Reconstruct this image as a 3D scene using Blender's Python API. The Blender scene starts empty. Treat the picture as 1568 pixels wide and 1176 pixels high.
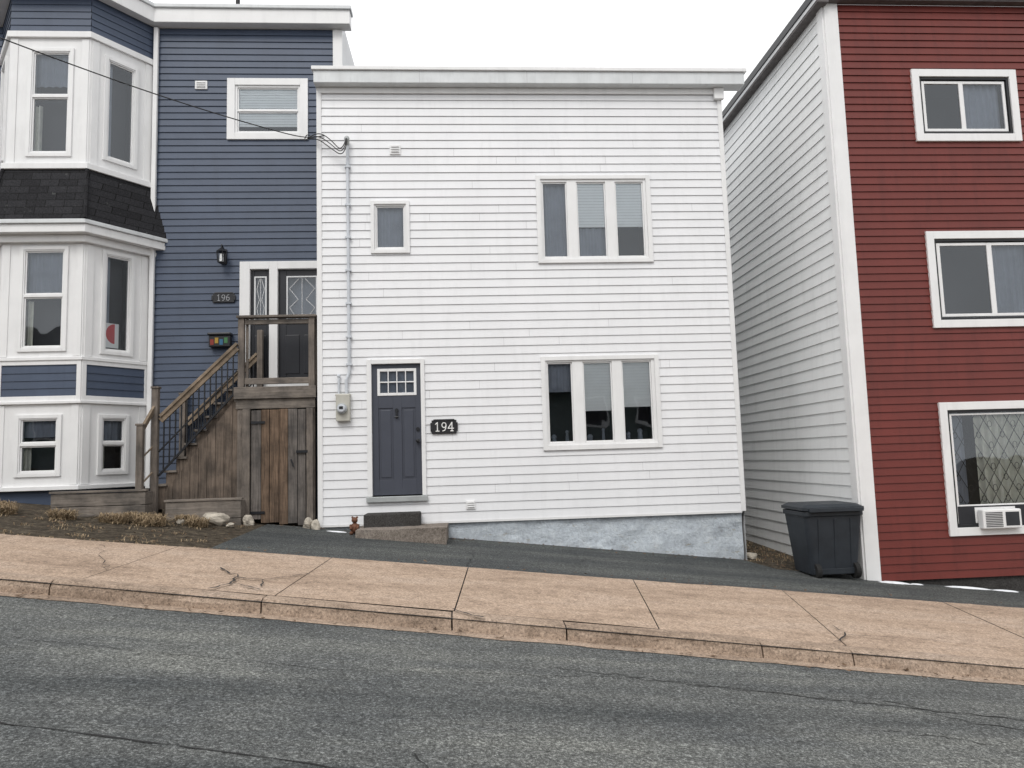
import bpy, bmesh, math, random
from mathutils import Vector, Matrix, noise
random.seed(7)
R=random.uniform
sc=bpy.context.scene

# ------------------------------------------------------------------ materials
def nodes(name):
    m=bpy.data.materials.new(name); m.use_nodes=True
    nt=m.node_tree; nt.nodes.clear()
    return m,nt,nt.nodes.new,nt.links.new
def mapped(nt,scale=(1,1,1),rot=(0,0,0)):
    tc=nt.nodes.new('ShaderNodeTexCoord'); mp=nt.nodes.new('ShaderNodeMapping')
    mp.inputs['Scale'].default_value=scale; mp.inputs['Rotation'].default_value=rot
    nt.links.new(tc.outputs['Object'],mp.inputs['Vector']); return mp.outputs['Vector']
def noi(nt,vec,scale,detail=4,rough=.55,dist=0):
    n=nt.nodes.new('ShaderNodeTexNoise'); n.inputs['Scale'].default_value=scale
    n.inputs['Detail'].default_value=detail; n.inputs['Roughness'].default_value=rough
    n.inputs['Distortion'].default_value=dist
    nt.links.new(vec,n.inputs['Vector']); return n.outputs['Fac']
def ramp(nt,fac,stops):
    r=nt.nodes.new('ShaderNodeValToRGB'); e=r.color_ramp.elements
    while len(e)<len(stops): e.new(.5)
    for i,(p,c) in enumerate(stops):
        e[i].position=p; e[i].color=(*c,1) if len(c)==3 else c
    nt.links.new(fac,r.inputs['Fac']); return r.outputs['Color']
def mixc(nt,a,b,fac,mode='MIX'):
    m=nt.nodes.new('ShaderNodeMix'); m.data_type='RGBA'; m.blend_type=mode
    for s,v in ((m.inputs[6],a),(m.inputs[7],b),(m.inputs[0],fac)):
        if isinstance(v,(int,float)): s.default_value=v
        elif isinstance(v,tuple): s.default_value=(*v,1)
        else: nt.links.new(v,s)
    return m.outputs[2]
def finish(nt,col,rough,bumps=(),metal=0,spec=.4):
    b=nt.nodes.new('ShaderNodeBsdfPrincipled'); o=nt.nodes.new('ShaderNodeOutputMaterial')
    if isinstance(col,tuple): b.inputs['Base Color'].default_value=(*col,1)
    else: nt.links.new(col,b.inputs['Base Color'])
    b.inputs['Roughness'].default_value=rough; b.inputs['Metallic'].default_value=metal
    b.inputs['Specular IOR Level'].default_value=spec
    prev=None
    for h,st,d in bumps:
        bp=nt.nodes.new('ShaderNodeBump'); bp.inputs['Strength'].default_value=st; bp.inputs['Distance'].default_value=d
        nt.links.new(h,bp.inputs['Height'])
        if prev: nt.links.new(prev,bp.inputs['Normal'])
        prev=bp.outputs['Normal']
    if prev: nt.links.new(prev,b.inputs['Normal'])
    nt.links.new(b.outputs[0],o.inputs[0])
def mul(c,k): return tuple(min(1,x*k) for x in c)
def mat(name,c,rough=.6,var=.08,scale=3,bump=0,bscale=40,metal=0,spec=.4,dirt=0,bd=.01):
    m,nt,N,L=nodes(name); v=mapped(nt)
    col=ramp(nt,noi(nt,v,scale),[(.3,mul(c,1-var)),(.7,mul(c,1+var))])
    if dirt:
        d=ramp(nt,noi(nt,mapped(nt,(3,3,.5)),2.2,6,.65),[(.5,(0,0,0)),(.8,(1,1,1))])
        col=mixc(nt,col,mul(c,1-dirt),d)
    finish(nt,col,rough,[(noi(nt,v,bscale,3),bump,bd)] if bump else (),metal,spec); return m
def wood(name,c,stretch,var=.35,rough=.85):
    m,nt,N,L=nodes(name); v=mapped(nt,stretch)
    g=noi(nt,v,2.2,7,.65,.6); v2=mapped(nt)
    col=ramp(nt,g,[(.3,mul(c,1-var)),(.5,c),(.72,mul(c,1+var))])
    blot=ramp(nt,noi(nt,v2,2.6,5,.65),[(.35,(.45,.46,.48)),(.65,(1.2,1.17,1.15))])
    col=mixc(nt,col,blot,.85,'MULTIPLY')
    finish(nt,col,rough,[(g,.5,.01)],spec=.2); return m

M={}
M['white_vinyl']=mat('white_vinyl',(.775,.78,.795),.45,.03,1.3,.3,2.5,dirt=.08,bd=.02)
M['white_seam']=mat('white_seam',(.45,.45,.46),.6)
M['white_trim']=mat('white_trim',(.78,.78,.78),.45,.03,3,.05,20,dirt=.10)
M['white_side']=mat('white_side_siding',(.78,.79,.79),.5,.03,1.5,.25,2.5,dirt=.12,bd=.02)
M['white_old']=mat('white_old',(.68,.69,.70),.55,.04,2,.08,8,dirt=.14)
M['gutter']=mat('gutter_white',(.64,.66,.67),.4,.06,4,dirt=.18)
M['blue_vinyl']=mat('blue_vinyl',(.056,.076,.120),.5,.09,1.5,.3,2.5,dirt=.15,bd=.02)
M['red_vinyl']=mat('red_vinyl',(.138,.022,.016),.5,.12,1.5,.3,2.5,dirt=.3,bd=.02)
M['slate']=mat('slate_door_paint',(.062,.068,.088),.4,.05,4)
M['black']=mat('black_paint',(.016,.017,.02),.4,.15,6)
M['blackdoor']=mat('black_door_paint',(.022,.023,.028),.35,.1,4)
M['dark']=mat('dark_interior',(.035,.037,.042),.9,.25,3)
M['blind']=mat('blind_fabric',(.86,.88,.88),.8,.03,5)
M['curtain']=mat('grey_curtain',(.27,.30,.36),.8,.15,3)
M['lace']=mat('lace_curtain',(.76,.76,.68),.8,.1,12)
M['grey_metal']=mat('grey_metal',(.42,.44,.44),.45,.1,6,metal=.3)
M['pipe']=mat('painted_conduit',(.55,.58,.62),.5,.08,6)
M['meter']=mat('meter_enclosure',(.46,.45,.40),.5,.1,9,.1)
M['rubber']=mat('bin_plastic',(.022,.027,.034),.5,.2,5,.15,120)
M['tyre']=mat('tyre',(.012,.012,.012),.8)
M['tar']=mat('crack_dark',(.022,.022,.022),.9)
M['snow']=mat('snow',(.78,.80,.83),.8,.08,8,.4,30)
M['plaque']=mat('plaque',(.02,.02,.022),.4)
M['mould']=mat('digits_white',(.8,.8,.78),.5)
M['mould_g']=mat('digits_grey',(.35,.36,.38),.5)
M['rock']=mat('rock',(.42,.38,.32),.9,.3,9,.6,30)
M['roof']=mat('roof_membrane',(.06,.06,.065),.9,.2,4,.3,50)
M['soffit']=mat('soffit_brown',(.12,.11,.11),.7,.2,8)
M['orange']=mat('figurine_rust',(.13,.055,.03),.7,.4,30)
M['pink']=mat('watermelon',(.55,.07,.08),.6); M['green']=mat('green_paint',(.05,.16,.06),.6)
M['redp']=mat('mailbox_red',(.22,.03,.02),.6)
M['yellow']=mat('yellow_paint',(.35,.22,.03),.5); M['sky_blue']=mat('light_blue_paint',(.03,.12,.22),.5)
M['cable']=mat('cable_black',(.02,.02,.022),.6)
M['wood_v']=wood('weathered_wood_vertical',(.175,.152,.132),(14,14,1.2))
M['wood_h']=wood('weathered_wood_horizontal',(.185,.163,.142),(1.2,14,14))
M['wood_brown']=wood('brown_cedar_board',(.150,.105,.074),(16,16,1.0),.6)
M['wood_skirt']=wood('weathered_skirting',(.135,.108,.087),(16,16,1.0),.5)
M['wood_grey']=wood('grey_gate_board',(.135,.122,.112),(16,16,1.0),.45)
M['wood_tan']=wood('tan_handrail',(.24,.19,.14),(3,14,3),.3)

def m_shingle():
    m,nt,N,L=nodes('asphalt_shingles'); v=mapped(nt)
    br=N('ShaderNodeTexBrick')
    v3=mapped(nt,(1,1,1),(math.radians(90),0,0)); L(v3,br.inputs['Vector'])
    br.inputs['Scale'].default_value=1; br.inputs['Brick Width'].default_value=.3; br.inputs['Row Height'].default_value=.13
    br.inputs['Mortar Size'].default_value=.005
    br.inputs['Color1'].default_value=(.020,.020,.022,1); br.inputs['Color2'].default_value=(.030,.030,.033,1); br.inputs['Mortar'].default_value=(.008,.008,.008,1)
    g=noi(nt,v,70,2); col=mixc(nt,br.outputs['Color'],ramp(nt,g,[(.3,(.5,.5,.5)),(.7,(1.7,1.7,1.7))]),.9,'MULTIPLY')
    lich=ramp(nt,noi(nt,v,7,6,.8),[(.63,(0,0,0)),(.70,(1,1,1))]); col=mixc(nt,col,(.12,.125,.12),lich)
    finish(nt,col,.95,[(g,.4,.005)],spec=.15); return m
M['shingle']=m_shingle()

def m_asphalt(name,base,streak):
    m,nt,N,L=nodes(name); v=mapped(nt)
    f=noi(nt,v,48,4,.9); f2=noi(nt,v,16,4,.75); f3=noi(nt,v,150,2,.6)
    col=ramp(nt,f,[(.38,mul(base,.35)),(.48,mul(base,.9)),(.55,mul(base,1.3)),(.62,mul(base,2.8))])
    col=mixc(nt,col,ramp(nt,f3,[(.35,(.55,.55,.55)),(.65,(1.5,1.5,1.5))]),.8,'MULTIPLY')
    big=ramp(nt,noi(nt,mapped(nt,(.16,1.6,1)),1.1,6,.62),[(.34,(.62,.64,.66)),(.5,(1,1,1)),(.64,(1.42,1.40,1.34))])
    col=mixc(nt,col,big,streak,'MULTIPLY')
    col=mixc(nt,col,ramp(nt,f2,[(.35,(.72,.72,.72)),(.65,(1.25,1.25,1.25))]),.7,'MULTIPLY')
    damp=ramp(nt,noi(nt,mapped(nt,(.3,.6,1)),1.3,5,.6),[(.48,(1,1,1)),(.62,(.68,.70,.74))])
    col=mixc(nt,col,damp,.75,'MULTIPLY')
    finish(nt,col,.85,[(f,.6,.015),(f2,.3,.02)],spec=.25); return m
M['asphalt']=m_asphalt('road_asphalt',(.104,.108,.105),1.0)
M['apron']=m_asphalt('apron_asphalt',(.066,.070,.069),.8)
def m_conc(name,base,dark=.5):
    m,nt,N,L=nodes(name); v=mapped(nt)
    f=noi(nt,v,45,4,.9); f2=noi(nt,v,9,6,.75); f3=noi(nt,mapped(nt,(.5,1.5,1)),1.2,6,.7)
    col=ramp(nt,f,[(.36,mul(base,.42)),(.46,mul(base,.9)),(.56,mul(base,1.15)),(.66,mul(base,1.6))])
    col=mixc(nt,col,ramp(nt,f2,[(.33,(.66,.65,.64)),(.5,(1,1,1)),(.7,(1.12,1.12,1.12))]),.85,'MULTIPLY')
    col=mixc(nt,col,ramp(nt,f3,[(.3,(dark,dark*.97,dark*.95)),(.5,(1,1,1)),(.72,(1.10,1.15,1.22))]),.9,'MULTIPLY')
    spots=ramp(nt,noi(nt,v,5.5,4,.65),[(.66,(1,1,1)),(.74,(.5,.48,.47))])
    col=mixc(nt,col,spots,.7,'MULTIPLY')
    finish(nt,col,.9,[(f,.6,.012),(f2,.4,.02)],spec=.2); return m
M['sidewalk']=m_conc('sidewalk_concrete',(.435,.327,.247),.62)
M['kerb']=m_conc('kerb_concrete',(.375,.285,.218),.52)
M['step']=m_conc('step_concrete',(.25,.215,.185),.45)
M['stepdark']=m_conc('dark_step',(.055,.052,.05),.6)
def m_found():
    m,nt,N,L=nodes('painted_foundation'); v=mapped(nt)
    a=noi(nt,v,6,8,.75); b=noi(nt,v,22,4,.75)
    col=ramp(nt,a,[(.28,(.32,.34,.36)),(.42,(.51,.56,.61)),(.6,(.58,.63,.67)),(.75,(.70,.72,.73))])
    col=mixc(nt,col,ramp(nt,b,[(.3,(.75,.75,.77)),(.6,(1.06,1.06,1.06))]),.75,'MULTIPLY')
    col=mixc(nt,col,(.34,.31,.24),ramp(nt,noi(nt,mapped(nt,(1,1,2.5)),3.3,7,.78),[(.60,(0,0,0)),(.66,(.8,.8,.8))]))
    finish(nt,col,.8,[(b,.7,.025),(a,.55,.05)]); return m
M['foundation']=m_found()
def m_soil():
    m,nt,N,L=nodes('soil_dead_grass'); v=mapped(nt)
    a=noi(nt,v,9,7,.75); b=noi(nt,v,50,4,.7)
    col=ramp(nt,a,[(.3,(.03,.026,.022)),(.5,(.085,.07,.053)),(.7,(.20,.165,.12))])
    col=mixc(nt,col,ramp(nt,b,[(.3,(.5,.5,.5)),(.7,(1.5,1.5,1.5))]),.8,'MULTIPLY')
    finish(nt,col,.95,[(b,.9,.03),(a,.6,.05)],spec=.1); return m
M['soil']=m_soil()
def m_glass(name,k,tint):
    m,nt,N,L=nodes(name)
    t=N('ShaderNodeBsdfTransparent'); t.inputs[0].default_value=(*tint,1)
    g=N('ShaderNodeBsdfGlossy'); g.inputs['Roughness'].default_value=.015; g.inputs[0].default_value=(.90,.95,1,1)
    bp=N('ShaderNodeBump'); bp.inputs['Strength'].default_value=.14; bp.inputs['Distance'].default_value=.02
    L(noi(nt,mapped(nt),2.2,1),bp.inputs['Height']); L(bp.outputs[0],g.inputs['Normal'])
    lw=N('ShaderNodeFresnel'); lw.inputs[0].default_value=1.5
    ad=N('ShaderNodeMath'); ad.operation='ADD'; ad.inputs[1].default_value=k; ad.use_clamp=True; L(lw.outputs[0],ad.inputs[0])
    mx=N('ShaderNodeMixShader'); L(ad.outputs[0],mx.inputs[0]); L(t.outputs[0],mx.inputs[1]); L(g.outputs[0],mx.inputs[2])
    o=N('ShaderNodeOutputMaterial'); L(mx.outputs[0],o.inputs[0]); return m
M['glass']=m_glass('window_glass',.05,(.96,.98,.99))
M['straw']=mat('dead_grass',(.30,.225,.14),.9,.45,20)
M['leaf']=mat('dead_leaf',(.12,.075,.045),.9,.5,15)

# ------------------------------------------------------------------ geometry
class F:
    def __init__(s,ox,oy,ux=1,uy=0):
        l=math.hypot(ux,uy); s.o=(ox,oy); s.u=(ux/l,uy/l); s.n=(uy/l,-ux/l)
    def p(s,u,n,z): return (s.o[0]+u*s.u[0]+n*s.n[0], s.o[1]+u*s.u[1]+n*s.n[1], z)
W0=F(0,0)
class Geo:
    def __init__(s): s.v=[]; s.f=[]
    def quad(s,*p):
        i=len(s.v); s.v+=[tuple(q) for q in p]; s.f.append(tuple(range(i,i+len(p))))
    def hexa(s,p):
        i=len(s.v); s.v+=[tuple(q) for q in p]
        for f in ((3,2,1,0),(4,5,6,7),(0,1,5,4),(1,2,6,5),(2,3,7,6),(3,0,4,7)): s.f.append(tuple(i+k for k in f))
    def box(s,fr,u0,u1,n0,n1,z0,z1):
        P=fr.p
        s.hexa([P(u0,n1,z0),P(u1,n1,z0),P(u1,n0,z0),P(u0,n0,z0),P(u0,n1,z1),P(u1,n1,z1),P(u1,n0,z1),P(u0,n0,z1)]); return s
    def tube(s,p0,p1,r,r1=None,k=8):
        r1=r if r1 is None else r1
        a=Vector(p0);b=Vector(p1);d=(b-a).normalized()
        x=d.orthogonal().normalized();y=d.cross(x); i=len(s.v)
        for q,rr in ((a,r),(b,r1)):
            for j in range(k):
                t=2*math.pi*j/k; s.v.append(tuple(q+(x*math.cos(t)+y*math.sin(t))*rr))
        for j in range(k): s.f.append((i+j,i+(j+1)%k,i+k+(j+1)%k,i+k+j))
        s.f.append(tuple(i+k-1-j for j in range(k))); s.f.append(tuple(i+k+j for j in range(k))); return s
    def beam(s,p0,p1,w,h,side=(0,1,0)):
        a=Vector(p0);b=Vector(p1);d=(b-a).normalized();y=Vector(side);z=d.cross(y).normalized()
        q=[]
        for e in (a,b):
            q.append([e-y*w/2-z*h/2,e+y*w/2-z*h/2,e+y*w/2+z*h/2,e-y*w/2+z*h/2])
        s.hexa([*q[0],*q[1]]); return s
    def prism(s,pts,z0,z1,pts1=None):
        pts1=pts1 or pts; k=len(pts); i=len(s.v)
        s.v+=[(x,y,z0) for x,y in pts]+[(x,y,z1) for x,y in pts1]
        for j in range(k): s.f.append((i+j,i+(j+1)%k,i+k+(j+1)%k,i+k+j))
        s.f.append(tuple(i+k-1-j for j in range(k))); s.f.append(tuple(i+k+j for j in range(k))); return s
    def ball(s,c,r,sx=1,sy=1,sz=1,nu=12,nv=8):
        i=len(s.v)
        for a in range(nv+1):
            t=math.pi*a/nv
            for b in range(nu):
                q=2*math.pi*b/nu
                s.v.append((c[0]+r*sx*math.sin(t)*math.cos(q),c[1]+r*sy*math.sin(t)*math.sin(q),c[2]+r*sz*math.cos(t)))
        for a in range(nv):
            for b in range(nu): s.f.append((i+a*nu+b,i+a*nu+(b+1)%nu,i+(a+1)*nu+(b+1)%nu,i+(a+1)*nu+b))
        return s
    def plate(s,fr,r,holes,n0,n1):
        us=sorted({r[0],r[1],*[h[0] for h in holes],*[h[1] for h in holes]}); 
        for a,b in zip(us,us[1:]):
            m=(a+b)/2; cut=sorted((h[2],h[3]) for h in holes if h[0]<m<h[1]); z=r[2]
            for c,d in cut:
                if c>z+1e-5: s.box(fr,a,b,n0,n1,z,c)
                z=max(z,d)
            if r[3]>z+1e-5: s.box(fr,a,b,n0,n1,z,r[3])
        return s
    def siding(s,fr,u0,u1,z0,z1,pitch,dep,ops=()):
        k=0
        def segs(m):
            out=[];u=u0
            for o in sorted(o for o in ops if o[2]<m<o[3]):
                if o[0]>u: out.append((u,min(o[0],u1)))
                u=max(u,o[1])
            if u<u1: out.append((u,u1))
            return out
        while z0+k*pitch<z1-1e-4:
            zb=z0+k*pitch; zt=min(zb+pitch,z1)
            bs=sorted({zb,zt,*[z for o in ops for z in (o[2],o[3]) if zb<z<zt]})
            nn=lambda z: dep*(1-(z-zb)/pitch)
            for a,b in zip(bs,bs[1:]):
                for p,q in segs((a+b)/2):
                    s.quad(fr.p(p,nn(a),a),fr.p(q,nn(a),a),fr.p(q,nn(b),b),fr.p(p,nn(b),b))
            for p,q in segs(zb+.001):
                s.quad(fr.p(p,-.004,zb+.004),fr.p(q,-.004,zb+.004),fr.p(q,dep,zb),fr.p(p,dep,zb))
            k+=1
        return s
def empty(name):
    e=bpy.data.objects.new(name,None); sc.collection.objects.link(e); return e
def obj(name,g,m,parent=None,bevel=0,smooth=False,recalc=True,seg=2):
    me=bpy.data.meshes.new(name); me.from_pydata(g.v,[],g.f); me.update()
    if recalc:
        b=bmesh.new(); b.from_mesh(me); bmesh.ops.recalc_face_normals(b,faces=b.faces); b.to_mesh(me); b.free()
    for x in (m if isinstance(m,list) else [m]): me.materials.append(M[x] if isinstance(x,str) else x)
    o=bpy.data.objects.new(name,me); sc.collection.objects.link(o)
    if parent: o.parent=parent
    if smooth:
        for p in me.polygons: p.use_smooth=True
    if bevel:
        md=o.modifiers.new('bevel','BEVEL'); md.width=bevel; md.segments=seg; md.limit_method='ANGLE'
    return o
def gz(x,y): 
    x=max(-40,min(40,x)); y2=max(-60,min(40,y))
    return -.11*x+.023*(y2+12)

def window(par,nm,fr,outer,inner,panes,depth=.6,tm='white_trim',sm='white_trim',tn=.045,blinds=(),sash=.022):
    obj(nm+'_trim',Geo().plate(fr,outer,[inner],-.03,tn),tm,par,.004)
    obj(nm+'_frame',Geo().plate(fr,inner,panes,-.07,.018),sm,par,.004)
    g=Geo(); gl=Geo()
    for p in panes:
        if sash:
            q=(p[0]+sash,p[1]-sash,p[2]+sash,p[3]-sash)
            g.plate(fr,(p[0]+.001,p[1]-.001,p[2]+.001,p[3]-.001),[q],-.06,-.004)
        gl.quad(fr.p(p[0],-.022,p[2]),fr.p(p[1],-.022,p[2]),fr.p(p[1],-.022,p[3]),fr.p(p[0],-.022,p[3]))
    if sash: obj(nm+'_sash',g,sm,par,.003)
    obj(nm+'_glass',gl,'glass',par,recalc=False)
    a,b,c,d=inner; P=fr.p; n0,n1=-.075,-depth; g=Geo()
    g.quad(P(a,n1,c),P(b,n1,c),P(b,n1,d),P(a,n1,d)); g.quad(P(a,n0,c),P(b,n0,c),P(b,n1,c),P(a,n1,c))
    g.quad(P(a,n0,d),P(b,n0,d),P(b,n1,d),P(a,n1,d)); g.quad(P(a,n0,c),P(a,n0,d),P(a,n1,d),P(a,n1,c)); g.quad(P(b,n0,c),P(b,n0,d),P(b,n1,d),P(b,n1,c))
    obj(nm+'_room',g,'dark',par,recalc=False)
    for i,(u0,u1,z0,z1,mt) in enumerate(blinds):
        g=Geo()
        if mt=='blind':
            z=z0
            while z<z1-.01:
                zz=min(z+.05,z1); g.quad(P(u0,-.045,z),P(u1,-.045,z),P(u1,-.052,zz),P(u0,-.052,zz)); z=zz
        else:
            am=.03 if mt=='lace' else .016
            k=int((u1-u0)/.03)+2; ph=R(0,6)
            for j in range(k):
                f0=u0+(u1-u0)*j/k; f1=u0+(u1-u0)*(j+1)/k
                a0=-.11+am*math.sin(ph+j*1.5); a1=-.11+am*math.sin(ph+(j+1)*1.5)
                g.quad(P(f0,a0,z0),P(f1,a1,z0),P(f1,a1,z1),P(f0,a0,z1))
        obj(nm+'_%s_%d'%('blind' if mt=='blind' else 'curtain',i+1),g,mt,par,recalc=False)
def body(par,x0,x1,y0,y1,z0,z1,wallm,nm='walls'):
    g=Geo(); 
    g.quad((x0,y0,z0),(x0,y1,z0),(x0,y1,z1),(x0,y0,z1)); g.quad((x1,y0,z0),(x1,y1,z0),(x1,y1,z1),(x1,y0,z1)); g.quad((x0,y1,z0),(x1,y1,z0),(x1,y1,z1),(x0,y1,z1))
    obj('side_and_back_'+nm,g,wallm,par,recalc=False)
    g=Geo(); g.quad((x0,y0,z1),(x1,y0,z1),(x1,y1,z1),(x0,y1,z1)); obj('roof_deck',g,'roof',par,recalc=False)
def seams(par,fr,u0,u1,z0,pitch,rows,count,dep,m,ops):
    g=Geo()
    for _ in range(count):
        u=R(u0+.2,u1-.2); k=random.randrange(rows); z=z0+k*pitch
        if any(o[0]-.02<u<o[1]+.02 and o[2]<z+pitch and z<o[3] for o in ops): continue
        g.quad(fr.p(u,dep+.0015,z+.002),fr.p(u+.004,dep+.0015,z+.002),fr.p(u+.004,.0025,z+pitch-.004),fr.p(u,.0025,z+pitch-.004))
    obj('siding_seams',g,m,par,recalc=False)

# ================================================================== WHITE HOUSE
wh=empty('white_house'); fr=F(0,0)
sw=(-1.45,-.81,4.95,5.84); up=(1.31,3.26,4.75,6.26); lo=(1.29,3.26,1.64,3.18); dr=(-1.54,-.61,.92,3.19)
ins=lambda r,d=.02:(r[0]+d,r[1]-d,r[2]+d,r[3]-d)
ops=[ins(sw),ins(up),ins(lo),ins(dr)]
obj('front_siding',Geo().siding(fr,-2.25,4.53,.57,7.80,.1405,.015,ops),'white_vinyl',wh,recalc=False)
seams(wh,fr,-2.2,4.5,.57,.1405,50,70,.015,'white_seam',[sw,up,lo,dr])
body(wh,-2.31,4.58,.02,8.5,-.6,8.0,'white_old')
g=Geo().box(fr,-2.325,-2.245,-.05,.026,.56,7.80); g.box(fr,4.515,4.595,-.05,.026,.56,7.80); obj('corner_posts',g,'white_trim',wh,.004)
g=Geo().box(fr,-2.29,4.53,-.02,.022,.535,.572); obj('starter_strip',g,'white_trim',wh)
g=Geo().box(fr,-2.34,4.95,-.05,.20,7.80,8.01); obj('fascia',g,'gutter',wh,.01)
g=Geo().box(fr,-2.37,4.99,-.05,.235,8.012,8.075); obj('drip_edge',g,'white_trim',wh,.008)
g=Geo().box(fr,-2.26,4.52,.018,.045,7.70,7.798); obj('frieze_board',g,'white_trim',wh,.004)
g=Geo().box(fr,4.45,4.62,.02,.09,7.60,7.797); obj('eave_return',g,'white_trim',wh,.004)
g=Geo()
for x in (-.6,1.2,3.0): g.box(fr,x,x+.006,.2005,.2025,7.80,8.01)
obj('fascia_joints',g,'white_seam',wh)
g=Geo(); nx=90
for i in range(nx):
    for j in range(14):
        def q(a,b):
            u=-2.28+6.82*a/nx; z=-.55+1.09*b/14; return (u,.045-.035*noise.noise((u*2.5,z*3,1))-.018*noise.noise((u*8,z*8,4)),z)
        g.quad(q(i,j),q(i+1,j),q(i+1,j+1),q(i,j+1))
obj('foundation_wall',g,'foundation',wh,recalc=False,smooth=True)
window(wh,'small_window',fr,sw,(-1.39,-.87,5.01,5.78),[(-1.365,-.895,5.04,5.755)],blinds=[(-1.37,-.88,5.03,5.76,'curtain')])
window(wh,'upper_window',fr,up,(1.385,3.185,4.815,6.195),[(1.41,1.83,4.85,6.15),(1.995,2.49,4.85,6.15),(2.655,3.14,4.85,6.15)],
  blinds=[(1.42,1.82,4.85,6.15,'curtain'),(2.0,2.48,5.38,6.15,'blind'),(2.66,3.13,5.38,6.15,'blind'),(2.0,2.48,4.85,5.379,'curtain')])
window(wh,'lower_window',fr,lo,(1.365,3.185,1.72,3.11),[(1.39,1.81,1.76,3.08),(1.985,2.47,1.76,3.08),(2.635,3.13,1.76,3.08)],
  blinds=[(1.4,1.80,2.60,3.08,'curtain'),(1.99,2.46,2.27,3.08,'blind'),(2.64,3.12,2.32,3.08,'blind')])
g=Geo()
for x,h,r in ((1.5,.12,.05),(1.72,.2,.035),(2.1,.10,.06),(2.33,.22,.03),(2.75,.14,.04),(2.95,.18,.05)):
    g.tube((x,.22,1.72),(x,.22,1.72+h),r,r*.7,10); g.ball((x,.22,1.74+h),r*.9)
obj('sill_ornaments',g,'curtain',wh)
# front door
obj('door_casing',Geo().plate(fr,(-1.54,-.61,.99,3.19),[(-1.465,-.675,.98,3.115)],-.03,.045),'white_trim',wh,.005)
lite=(-1.375,-.745,2.60,3.04)
hol=[]
for i in range(4):
    for j in range(2):
        w=(lite[1]-lite[0]-.07)/4; h=(lite[3]-lite[2]-.07)/2
        hol.append((lite[0]+.035+i*w+.008,lite[0]+.035+(i+1)*w-.008,lite[2]+.035+j*h+.01,lite[2]+.035+(j+1)*h-.01))
obj('door_slab',Geo().plate(fr,(-1.463,-.677,1.005,3.113),[ins(lite,.01),(-1.36,-1.13,1.25,2.40),(-.99,-.77,1.25,2.40)],-.06,-.018),'slate',wh,.004)
g=Geo()
for a,b in ((-1.36,-1.13),(-.99,-.77)):
    g.box(fr,a-.001,b+.001,-.06,-.032,1.249,2.401); g.box(fr,a+.035,b-.035,-.032,-.02,1.285,2.365)
obj('door_panels',g,'slate',wh,.006)
obj('door_lite_muntins',Geo().plate(fr,lite,hol,-.05,-.006),'white_trim',wh,.004)
g=Geo().box(fr,lite[0],lite[1],-.085,-.075,lite[2],lite[3]); obj('door_lite_blind',g,'curtain',wh)
g=Geo(); g.quad(fr.p(lite[0],-.045,lite[2]),fr.p(lite[1],-.045,lite[2]),fr.p(lite[1],-.045,lite[3]),fr.p(lite[0],-.045,lite[3])); obj('door_lite_glass',g,'glass',wh,recalc=False)
obj('threshold',Geo().box(fr,-1.56,-.59,-.05,.07,.90,.985),'grey_metal',wh,.006)
g=Geo().tube(fr.p(-.735,-.02,1.86),fr.p(-.735,.04,1.86),.028,k=14).ball(fr.p(-.735,.055,1.86),.033); g.tube(fr.p(-.735,-.02,2.05),fr.p(-.735,.005,2.05),.03,k=14)
obj('door_knob',g,'black',wh,smooth=False)
g=Geo().tube(fr.p(-1.07,-.02,2.36),fr.p(-1.07,.01,2.36),.03,k=12).box(fr,-1.085,-1.055,-.01,.012,2.24,2.36); g.tube(fr.p(-1.10,.015,2.25),fr.p(-1.04,.015,2.25),.012)
obj('door_knocker',g,'black',wh)
def vent(par,nm,x,z,w,h,Y=0,m='white_trim'):
    f=F(0,Y); g=Geo().box(f,x-w/2,x+w/2,0,.035,z-h/2,z+h/2)
    for k in range(3):
        zz=z-h*.28+k*h*.25; g.box(f,x-w*.36,x+w*.36,.035,.055,zz,zz+.018)
    obj(nm,g,m,par,.006)
vent(wh,'wall_vent',-1.03,6.72,.18,.17); vent(wh,'lower_vent',.09,.81,.15,.14)

# meter and conduit
em=empty('electric_meter')
g=Geo().box(fr,-2.02,-1.80,.01,.12,2.2,2.63).box(fr,-2.03,-1.79,.01,.105,2.60,2.64); obj('meter_box',g,'meter',em,.012)
c=(-1.92,-.12,2.40); g=Geo().tube(c,(c[0],-.16,c[2]),.085,k=24); obj('meter_ring',g,'grey_metal',em,.004)
g=Geo().tube((c[0],-.155,c[2]),(c[0],-.22,c[2]),.068,.06,24); obj('meter_dome',g,'pipe',em,.012)
g=Geo().box(fr,-1.95,-1.89,.221,.224,2.385,2.43); obj('meter_dial',g,'black',em)
g=Geo().tube((-1.815,-.05,6.80),(-1.815,-.05,2.98),.024,k=12).tube((-1.815,-.05,2.98),(-1.86,-.06,2.86),.024,k=12).tube((-1.86,-.06,2.86),(-1.86,-.06,2.62),.024,k=12)
g.tube((-1.98,-.05,2.62),(-1.98,-.05,2.92),.018,k=10).ball((-1.98,-.05,2.93),.03)
for z in (6.4,5.75,5.2,4.65,4.1,3.55,3.1): g.box(fr,-1.86,-1.77,.015,.08,z,z+.03)
obj('conduit',g,'pipe',em,smooth=False)
g=Geo().tube((-1.815,-.05,6.80),(-1.815,-.12,6.88),.035,.045,12).ball((-1.815,-.10,6.88),.045); obj('weather_head',g,'grey_metal',em)
cu=bpy.data.curves.new('service_cable','CURVE'); cu.dimensions='3D'; cu.bevel_depth=.008
def spl(pts):
    s=cu.splines.new('NURBS'); s.points.add(len(pts)-1); s.order_u=4; s.use_endpoint_u=True
    for p,q in zip(s.points,pts): p.co=(*q,1)
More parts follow.
